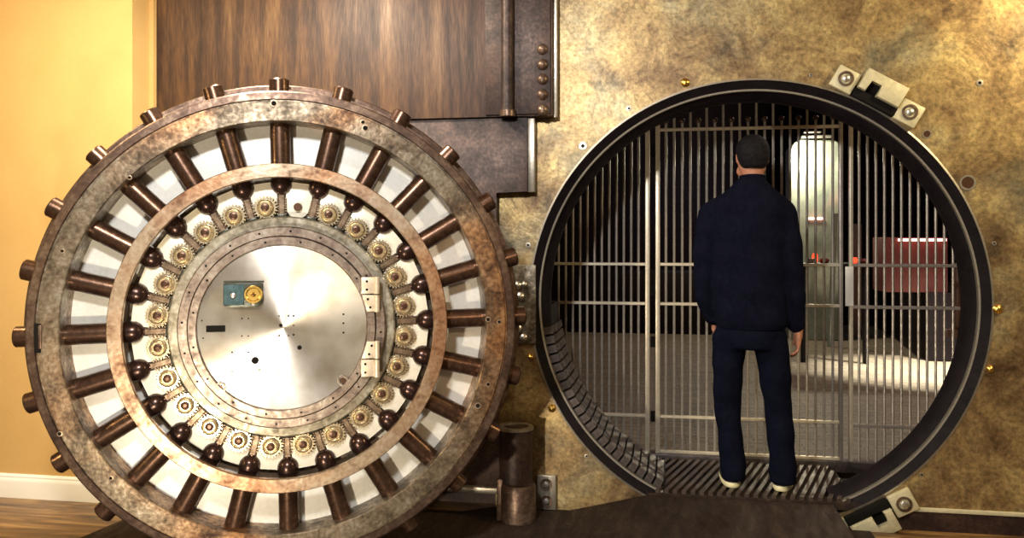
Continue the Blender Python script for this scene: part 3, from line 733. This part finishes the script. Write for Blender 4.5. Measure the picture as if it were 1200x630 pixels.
# toothed pinion
def gear_mesh():
    b = new(); nt_ = 22; ro, ri = 0.0485, 0.0405; y0, y1 = 0.036, 0.058
    A, B = [], []
    for k in range(nt_):
        for f, r in ((0.0, ri), (0.28, ri), (0.40, ro), (0.72, ro), (0.84, ri)):
            a = 2 * PI * (k + f) / nt_
            A.append(b.verts.new((r * math.sin(a), y0, r * math.cos(a)))); B.append(b.verts.new((r * math.sin(a), y1, r * math.cos(a))))
    n = len(A)
    b.faces.new(A); b.faces.new(B)
    for k in range(n): b.faces.new([A[k], A[(k+1) % n], B[(k+1) % n], B[k]])
    return b
gear = obj('pinion_gear', gear_mesh(), M['gear'], door)
bm = new(); lathe(bm, [(0.034, 0.036), (0.033, 0.026), (0.029, 0.022), (0.026, 0.026), (0.022, 0.028), (0.020, 0.024), (0.017, 0.024), (0.016, 0.036)], 32); obj('gear_collar', bm, M['gear'], gear)
bm = new(); disc_solid(bm, [(0, 0.022), (0.007, 0.022), (0.0085, 0.027), (0.017, 0.029), (0.017, 0.037), (0, 0.037)], 24); obj('gear_spindle', bm, M['brownhole'], gear)
RG = 0.487
first = True
for k in range(24):
    a = R(7.5 + 15 * k) + CLOCK
    loc = (RG * math.sin(a), 0.028, ZC + RG * math.cos(a))
    if k: clone(pad, door, a, dc)
    else: pad.rotation_euler.y = a
    if k == 0:      # the missing gear: only its spindle is left
        bm = new(); disc_solid(bm, [(0, 0.042), (0.015, 0.042), (0.017, 0.045), (0.017, 0.06), (0, 0.06)], 24); obj('bare_spindle', bm, M['brownhole'], door, loc)
        continue
    if first: gear.location = loc; gear.rotation_euler.y = random.uniform(0, .28); first = False
    else: g = clone(gear, door, random.uniform(0, .28), loc)

# cover disc details
def on_disc(px, py): return duv(px, py, 0.012)
for px, py, r in ((329, 381, .007), (299, 422, .0145), (351, 407, .009), (283.5, 373, .003), (291, 373, .003), (283.5, 393.5, .003), (291, 393.5, .003), (338, 370, .004), (344, 370, .004), (327, 370, .003),
                  (327, 393, .004), (338, 393, .003), (344, 392, .004), (344, 381, .003), (402.5, 368, .004), (402.5, 378.5, .004), (402.5, 389.5, .004), (272, 412.5, .004), (291, 412.5, .004), (272, 435, .004), (304, 433, .004),
                  (230.5+6, 375.5, .003), (231+7, 396, .003)):
    u, w = on_disc(px, py)
    b = new(); disc_solid(b, [(0, 0.0112), (r, 0.0112), (r, 0.016), (0, 0.016)], 16); obj('drilled_hole', b, M['black'], cover, (u, 0, w))
u0_, w0_ = on_disc(241.5, 389); u1_, w1_ = on_disc(264, 381)
b = new(); box(b, u0_, u1_, 0.010, 0.016, w0_, w1_, 0.0); obj('slot', b, M['black'], cover)
for px, py in ((258, 454), (402, 446)):
    u, w = on_disc(px, py)
    b = new(); lathe(b, [(0.022, 0.014), (0.022, 0.004), (0.015, 0.004), (0.015, 0.014)], 20); obj('lug_eye', b, M['hub'], cover, (u, 0, w))
    b = new(); disc_solid(b, [(0, 0.008), (0.010, 0.008), (0.012, 0.014), (0, 0.014)], 16); obj('lug_screw', b, M['brownhole'], cover, (u, 0, w))
# lock case
uA, wA = on_disc(262, 360); uB, wB = on_disc(308, 331)
mu = uA + (uB - uA) * 0.53
cpts = [(uA, wA + .012), (uA + .012, wA), (uB - .014, wA), (uB, wA + .014), (uB, wB), (uA, wB)]
b = new(); prism(b, cpts, -0.004, 0.013, 0.002); lock = obj('lock_case', b, M['grease'], door, dc)
b = new(); box(b, uA + .003, mu, -0.009, 0.0, wA + .010, wB - .006, 0.003); lp = obj('lock_plate', b, M['teal'], lock)
b = new(); spin_axis(b, [(0.0, .011), (.006, .011), (.009, .006)], ((uA + mu)/2, -0.009, (wA + wB)/2), (0, -1, 0), 18); obj('lock_screw', b, M['steel'], lp)
um = (mu + uB) / 2 + .001; wm = (wA + wB) / 2 + .003
b = new(); disc_solid(b, [(0, -0.012), (.006, -0.016), (.010, -0.013), (.024, -0.013), (.028, -0.016), (.034, -0.016), (.036, -0.013), (.036, -0.004), (0, -0.004)], 40)
bmesh.ops.translate(b, verts=b.verts, vec=(um, 0, wm)); obj('brass_wheel', b, M['brass'], lock)
b = new(); disc_solid(b, [(0, -0.018), (.004, -0.018), (.005, -0.012), (0, -0.012)], 14); bmesh.ops.translate(b, verts=b.verts, vec=(um, 0, wm)); obj('wheel_pin', b, M['brownhole'], lock)
b = new(); disc_solid(b, [(0, -0.008), (.006, -0.008), (.007, -0.003), (0, -0.003)], 14); bmesh.ops.translate(b, verts=b.verts, vec=(um, 0, wA + .012)); obj('wheel_key', b, M['steel'], lock)
b = new(); box(b, uA, uB + .004, 0.006, 0.013, wB + .004, wB + .008); obj('lock_lip', b, M['grease'], lock)
# two cover hinges
for py0, py1 in ((324, 365), (399, 441)):
    u0_, w1_ = duv(441.5, py0, 0.0); _, w0_ = duv(441.5, py1, 0.0)
    hg = None
    b = new(); tube(b, (u0_, -0.008, w0_), (u0_, -0.008, w1_), 0.0115, n=20); hg = obj('hinge_barrel', b, M['leaf'], door, dc)
    wm = (w0_ + w1_) / 2
    b = new(); tube(b, (u0_, -0.008, wm - .0022), (u0_, -0.008, wm + .0022), 0.0122, n=20); obj('hinge_joint', b, M['black'], hg)
    for s, (wa, wb) in enumerate(((wm + .003, w1_ - .002), (w0_ + .002, wm - .003))):
        r2 = 0.331
        def edge(w): return max(math.sqrt(max(r2 * r2 - w * w, 0)) + 0.004, u0_ - 0.062)
        ptsl = [(edge(wa), wa), (u0_, wa), (u0_, wb), (edge(wb), wb)]
        b = new(); prism(b, ptsl, -0.006, 0.004, 0.001); lf = obj('hinge_leaf', b, M['leaf'], hg)
        for f in (0.25, 0.75):
            ww = wa + (wb - wa) * f; uu = edge(ww) + 0.016 + (.006 if s == 0 else 0)
            b = new(); disc_solid(b, [(0, -0.0072), (.0050, -0.0072), (.0050, -0.004), (0, -0.004)], 14); obj('leaf_screw', b, M['black'], lf, (uu, 0, ww))
# support foot carrying the door's weight on its crane arm (behind, out of the way)
b = new(); box(b, 0.55, 0.86, 0.36, 0.56, -0.32, 0.32, 0.01); obj('hinge_lug', b, M['browndark'], door, dc)
# stay stub under the rim resting on the floor
b = new(); spin_axis(b, [(0.0, 0.05), (0.012, 0.055), (0.085, 0.055), (0.12, 0.05)], (0.0, 0.27, 0.0), (0, 0, 1), 28); obj('support_roller', b, M['rim'], door)

# ================================================================= THE MAN
MP = floor_at(886, 569, ZP + .027)
man = thing('person', 'man standing with his back to us in dark navy jacket and dark trousers', 'person', (MP.x, MP.y, ZP + 0.027), R(-5.5))
SX, SZ = 0.00440 / 1.035, 0.00440
D_ = math.sqrt(MP.x**2 + MP.y**2) * math.cos(math.atan2(0.286, 1))
SZ = D_ / 1000.0; SX = SZ / 1.035
def mx_(px): return (px - 886) * SX
def mz_(py): return (569 - py) * SZ
def loft(bm, secs, n=28, pw=2.3):
    """stack of superellipse sections (cx, cy, cz, rx, ry) turned about z"""
    rows = []
    for cx, cy, cz__, rx, ry in secs:
        row = []
        for k in range(n):
            a = 2 * PI * k / n; c, s = math.cos(a), math.sin(a)
            row.append(bm.verts.new((cx + rx * math.copysign(abs(c) ** (2 / pw), c), cy + ry * math.copysign(abs(s) ** (2 / pw), s), cz__)))
        rows.append(row)
    for A, B in zip(rows, rows[1:]):
        for k in range(n): bm.faces.new([A[k], A[(k+1) % n], B[(k+1) % n], B[k]])
    bm.faces.new(list(reversed(rows[0]))); bm.faces.new(rows[-1])
def limb(bm, pts, n=18, flat=1.0):
    """tapered limb through (x, y, z, r) joints with rounded ends"""
    for (a, b_) in zip(pts, pts[1:]):
        tube(bm, a[:3], b_[:3], a[3], b_[3], n)
    for p in pts:
        s = bmesh.ops.create_uvsphere(bm, u_segments=n, v_segments=10, radius=p[3]); bmesh.ops.translate(bm, verts=s['verts'], vec=p[:3])
def remesh(name, bm, mat, parent, vox=0.008, smooth=6, angle=180, disp=None):
    me = bpy.data.meshes.new(name + '_src'); bmesh.ops.recalc_face_normals(bm, faces=bm.faces[:]); bm.to_mesh(me); bm.free()
    o = bpy.data.objects.new(name + '_src', me); COL.objects.link(o)
    r = o.modifiers.new('r', 'REMESH'); r.mode = 'VOXEL'; r.voxel_size = vox
    s = o.modifiers.new('s', 'SMOOTH'); s.factor = 0.5; s.iterations = smooth
    dg = bpy.context.evaluated_depsgraph_get(); dg.update()
    m2 = bpy.data.meshes.new_from_object(o.evaluated_get(dg)); m2.name = name
    bpy.data.objects.remove(o); bpy.data.meshes.remove(me)
    if disp:
        for v in m2.vertices: v.co = v.co + disp(v.co)
    m2.materials.clear(); m2.materials.append(mat); m2.shade_smooth()
    q = bpy.data.objects.new(name, m2); COL.objects.link(q); q.parent = parent
    return q
Mx = mx_
# --- body: head, neck, torso core, arms, hands, legs: one surface. He looks away from us (+y), head turned a little to his left (-x)
b = new()
hx, hz = Mx(882), mz_(184)
HY = 0.035
loft(b, [(hx, HY - .005, hz - .118, .050, .058), (hx, HY - .005, hz - .085, .054, .062), (hx - .002, HY + .012, hz - .055, .066, .082), (hx - .002, HY + .010, hz - .02, .074, .094), (hx, HY + .002, hz + .03, .077, .098), (hx, HY, hz + .07, .068, .088), (hx, HY, hz + .10, .044, .058), (hx, HY, hz + .111, .015, .02)], 28, 2.05)
def rotp(x, y, z, ang):
    c, s = math.cos(ang), math.sin(ang); return (hx + c * x - s * y, HY + s * x + c * y, hz + z)
HT = R(22)
# jaw, nose, brow, lips (face side is +y, turned left)
limb(b, [(*rotp(-.035, .05, -.065, HT), .03), (*rotp(0, .085, -.085, HT), .024), (*rotp(.035, .05, -.065, HT), .03)], 14)
limb(b, [(*rotp(0, .095, .012, HT), .010), (*rotp(0, .116, -.022, HT), .013)], 12)
limb(b, [(*rotp(-.04, .086, .024, HT), .010), (*rotp(.04, .086, .024, HT), .010)], 12)
limb(b, [(*rotp(-.02, .100, -.050, HT), .0075), (*rotp(.02, .100, -.050, HT), .0075)], 12)
# ears
for s in (-1, 1):
    for z, r in ((-.016, .011), (.0, .014), (.014, .013)):
        q = rotp(s * .078, -.002, z, HT * .5); sp = bmesh.ops.create_uvsphere(b, u_segments=12, v_segments=8, radius=r)
        bmesh.ops.scale(b, verts=sp['verts'], vec=(.5, 1, 1.1)); bmesh.ops.translate(b, verts=sp['verts'], vec=q)
limb(b, [(hx, HY - .005, hz - .09, .052), (hx, 0.0, mz_(222), .056)], 18)
loft(b, [(Mx(879), 0, mz_(400), .13, .085), (Mx(879), 0, mz_(380), .14, .09), (Mx(879), .0, mz_(330), .13, .085), (Mx(879), 0, mz_(270), .145, .09), (Mx(879), 0, mz_(244), .13, .075), (Mx(880), 0, mz_(222), .07, .05)], 24)
RA = [(Mx(914), .0, mz_(254), .045), (Mx(926), -.01, mz_(305), .038), (Mx(933), .03, mz_(380), .026)]
LA = [(Mx(844), .0, mz_(256), .045), (Mx(828), -.01, mz_(305), .038), (Mx(833), .05, mz_(372), .026)]
limb(b, RA); limb(b, LA)
for side, hp in ((1, Vector((Mx(935), .035, mz_(390)))), (-1, Vector((Mx(836), .07, mz_(376))))):
    # palm and five separate fingers, relaxed curl
    w = hp
    limb(b, [(w.x, w.y, w.z + .02, .024), (w.x, w.y + .006, w.z - .02, .022)], 14)
    limb(b, [(w.x, w.y - .020, w.z - .015, .016), (w.x, w.y - .022, w.z - .052, .013)], 12)
    limb(b, [(w.x, w.y + .012, w.z - .012, .017), (w.x, w.y + .020, w.z - .052, .013)], 12)
    limb(b, [(w.x, w.y, w.z - .015, .017), (w.x, w.y, w.z - .056, .0135)], 12)
    for j, (fy, ln) in enumerate(((.026, .070), (.009, .078), (-.009, .073), (-.026, .058))):
        bx_ = w.x; k1 = ln * .45; k2 = ln * .3; k3 = ln * .25
        p1 = (bx_, w.y + fy, w.z - .056, .0088); p2 = (bx_ - side * .004, w.y + fy * 1.08, w.z - .056 - k1, .0082)
        p3 = (bx_ - side * .018, w.y + fy * 1.08, w.z - .056 - k1 - k2 * .8, .0076); p4 = (bx_ - side * .034, w.y + fy * 1.05, w.z - .056 - k1 - k2 * .8 - k3 * .45, .007)
        limb(b, [p1, p2, p3, p4], 10)
    limb(b, [(w.x - side * .008, w.y + .024, w.z - .004, .013), (w.x - side * .016, w.y + .044, w.z - .034, .0105), (w.x - side * .020, w.y + .048, w.z - .062, .009)], 10)
for hipx, kx, ax in ((858, 853, 858), (903, 911, 917)):
    limb(b, [(Mx(hipx), 0, mz_(400), .075), (Mx(kx), .01, mz_(480), .045), (Mx(ax), -.01, mz_(550), .034)])
remesh('body', b, M['skin'], man, 0.0055, 3)
# --- hair
b = new()
loft(b, [(hx + .004, HY - .030, hz - .058, .050, .052), (hx + .006, HY - .030, hz - .045, .064, .066), (hx + .004, HY - .022, hz - .012, .078, .086), (hx + .002, HY - .008, hz + .025, .084, .104), (hx, HY - .002, hz + .06, .081, .104), (hx, HY, hz + .09, .066, .086), (hx, HY, hz + .112, .038, .05), (hx, HY, hz + .119, .01, .012)], 30, 2.1)
rnd = random.Random(3)
remesh('hair', b, M['hair'], man, 0.005, 3)
# --- jacket with sleeves and collar
b = new()
loft(b, [(Mx(880), 0.0, mz_(386), .158, .118), (Mx(880), 0.0, mz_(378), .176, .126), (Mx(879), 0.0, mz_(345), .178, .128), (Mx(878), 0.0, mz_(300), .182, .132), (Mx(878), 0, mz_(262), .192, .134),
         (Mx(878), 0, mz_(243), .196, .122), (Mx(879), .0, mz_(232), .168, .108), (Mx(880), .0, mz_(222), .120, .088), (Mx(880), .005, mz_(213), .078, .072), (Mx(880), .008, mz_(208), .062, .066)], 36, 2.5)
limb(b, [(Mx(850), .0, mz_(243), .072), (Mx(833), .0, mz_(252), .072), (Mx(827), -.012, mz_(300), .068), (Mx(827), .01, mz_(345), .060), (Mx(834), .045, mz_(372), .048)], 22)
limb(b, [(Mx(907), .0, mz_(242), .072), (Mx(917), .0, mz_(250), .070), (Mx(925), -.012, mz_(300), .066), (Mx(929), .01, mz_(345), .059), (Mx(932), .03, mz_(379), .045)], 22)
def folds(co):
    z = co.z; a = math.sin(z * 46 + co.x * 9) * .0025 + math.sin(z * 21 - co.x * 26 + co.y * 11) * .003
    return Vector((a * (1 if co.x > 0 else -1) * .7, a * (1 if co.y > 0 else -1), 0))
jk = remesh('jacket', b, M['jacket'], man, 0.009, 8, disp=folds)
b = new(); rows = []
for k, (r, z) in enumerate(((.072, mz_(216)), (.066, mz_(206)), (.062, mz_(206) + .002), (.060, mz_(216)))):
    rows.append([b.verts.new((hx + r * math.cos(2*PI*j/32) , HY - .010 + r * 1.08 * math.sin(2*PI*j/32), z + .006 * math.sin(2*PI*j/32 + PI))) for j in range(32)])
for k in range(4):
    A, B = rows[k], rows[(k+1) % 4]
    for j in range(32): b.faces.new([A[j], A[(j+1) % 32], B[(j+1) % 32], B[j]])
obj('collar', b, M['jacket'], jk)
# --- trousers
b = new()
loft(b, [(Mx(879), 0, mz_(408), .150, .108), (Mx(879), 0, mz_(392), .164, .118), (Mx(879), 0, mz_(375), .160, .112), (Mx(879), 0, mz_(362), .15, .105)], 30, 2.4)
limb(b, [(Mx(855), .0, mz_(398), .086), (Mx(853), .0, mz_(430), .079), (Mx(852), .012, mz_(480), .066), (Mx(856), .0, mz_(515), .062), (Mx(859), -.012, mz_(548), .064)], 24)
limb(b, [(Mx(903), .0, mz_(398), .086), (Mx(907), .0, mz_(430), .079), (Mx(912), .012, mz_(480), .068), (Mx(915), .0, mz_(515), .066), (Mx(917), -.012, mz_(547), .067)], 24)
loft(b, [(Mx(860), -.01, mz_(562), .060, .072), (Mx(859), -.01, mz_(545), .066, .07), (Mx(858), -.008, mz_(530), .056, .06)], 20, 2.2)
loft(b, [(Mx(917), -.01, mz_(562), .062, .074), (Mx(917), -.01, mz_(545), .070, .072), (Mx(916), -.008, mz_(530), .058, .062)], 20, 2.2)
remesh('trousers', b, M['jeans'], man, 0.009, 7, disp=folds)
# --- shoes
for px, rot in ((857, 8), (916, -8)):
    x = Mx(px)
    mt = Matrix.Translation((x, 0.0, 0)) @ Matrix.Rotation(R(rot), 4, 'Z')
    b = new()
    loft(b, [(0, 0.075, 0.016, .046, .145), (0, 0.075, .035, .048, .147), (0, .068, .052, .044, .132), (0, .03, .070, .038, .090), (0, -.005, .095, .034, .052)], 28, 2.5)
    bmesh.ops.transform(b, matrix=mt, verts=b.verts); sh = obj('shoe', b, M['shoe'], man, angle=80)
    b = new(); loft(b, [(0, 0.075, 0.0, .046, .146), (0, 0.075, .006, .049, .150), (0, 0.075, .022, .048, .149), (0, 0.075, .026, .046, .146)], 28, 2.5)
    bmesh.ops.transform(b, matrix=mt, verts=b.verts); obj('sole', b, M['sole'], sh, angle=50)

# ================================================================= LIGHT
def area(name, loc, target, size, power, col, shape='DISK'):
    d = bpy.data.lights.new(name, 'AREA'); d.shape = shape; d.size = size; d.energy = power; d.color = col
    o = bpy.data.objects.new(name, d); COL.objects.link(o); o.location = loc
    o.rotation_euler = (Vector(target) - Vector(loc)).to_track_quat('-Z', 'Y').to_euler(); return o
def spot(name, loc, target, power, col, angle=60, blend=0.6, size=0.08):
    d = bpy.data.lights.new(name, 'SPOT'); d.energy = power; d.color = col; d.spot_size = R(angle); d.spot_blend = blend; d.shadow_soft_size = size
    o = bpy.data.objects.new(name, d); COL.objects.link(o); o.location = loc
    o.rotation_euler = (Vector(target) - Vector(loc)).to_track_quat('-Z', 'Y').to_euler(); return o
def point(name, loc, power, col, size=0.08):
    d = bpy.data.lights.new(name, 'POINT'); d.energy = power; d.color = col; d.shadow_soft_size = size
    o = bpy.data.objects.new(name, d); COL.objects.link(o); o.location = loc; return o
area('hall_ceiling_light', (-1.75, 3.25, 2.9), (-1.6, 3.2, 0), 0.25, 75, (1.0, 0.90, 0.72))
area('left_ceiling_light', (-3.0, 2.9, 2.9), (-2.6, 3.7, 0.8), 0.5, 28, (1.0, 0.78, 0.46))
area('front_light', (-0.9, 0.6, 2.8), (-1.5, 3.3, 1.2), 0.3, 95, (1.0, 0.98, 0.94))
area('low_hall_lamp', (-1.35, 1.3, 0.30), (-1.5, 3.2, 1.1), 0.10, 34, (1.0, 0.84, 0.62))
area('left_warm_fill', (-3.3, 1.7, 1.7), (-1.8, 3.1, 1.1), 0.3, 14, (1.0, 0.74, 0.34))  # added unseen light, tints the left of the door golden
area('right_front_light', (2.5, 3.0, 2.9), (2.0, 4.3, 1.6), 0.25, 52, (1.0, 0.80, 0.44))
spot('door_side_fill', (0.35, 1.6, 1.9), (-0.75, 3.5, 0.95), 30, (1.0, 0.66, 0.36), 34, 0.8, 0.1)  # added unseen warm spot, brightens the ring's right edge
# the lounge
fs = fl(1104, 436)
spot('lounge_floor_spot', (fs.x + .7, fs.y - .5, 3.5), (fs.x, fs.y, ZF), 3800, (1.0, 0.97, 0.82), 42, 1.0)
q = at(938, 150, Yp - 0.7)
q = at(941, 182, Yp - 0.3); point('cabinet_lamp', (q.x, Yp - 0.3, q.z), 90, (1.0, 0.90, 0.66), 0.1)
q = at(960, 300, 8.6); point('red_lamp_light', (q.x, 8.6, 1.45), 2, (1.0, 0.12, 0.06))
q = at(1080, 300, 8.9); point('red_cabinet_light', (q.x, 9.2, 1.7), 3, (1.0, 0.3, 0.22))
q = at(740, 300, 9.5); point('left_red_light', (q.x, 10.4, 2.2), 8, (1.0, 0.35, 0.25), 0.3)
area('lounge_fill', (2.6, 6.9, 3.5), (2.6, 7.0, 0), 1.2, 42, (1.0, 0.88, 0.74))
q = at(822, 235, 9); point('blue_light', (q.x, 12.4, 2.0), 6, (0.4, 0.7, 1.0))
w = bpy.data.worlds.new('world'); C.world = w; w.use_nodes = True
w.node_tree.nodes['Background'].inputs[0].default_value = (0.9, 0.72, 0.5, 1); w.node_tree.nodes['Background'].inputs[1].default_value = 0.12

# ================================================================= CAMERA
cam = bpy.data.cameras.new('camera'); co = bpy.data.objects.new('camera', cam); COL.objects.link(co)
co.location = (0, 0, CAMZ); co.rotation_euler = (R(90), 0, R(10))
cam.sensor_width = 36; cam.lens = 30.0; cam.shift_y = -37.0 / 1200.0; cam.clip_start = 0.05
C.camera = co
C.view_settings.view_transform = 'Standard'; C.view_settings.look = 'None'; C.view_settings.gamma = 1; C.view_settings.use_curve_mapping = False
C.view_settings.exposure = 0.08
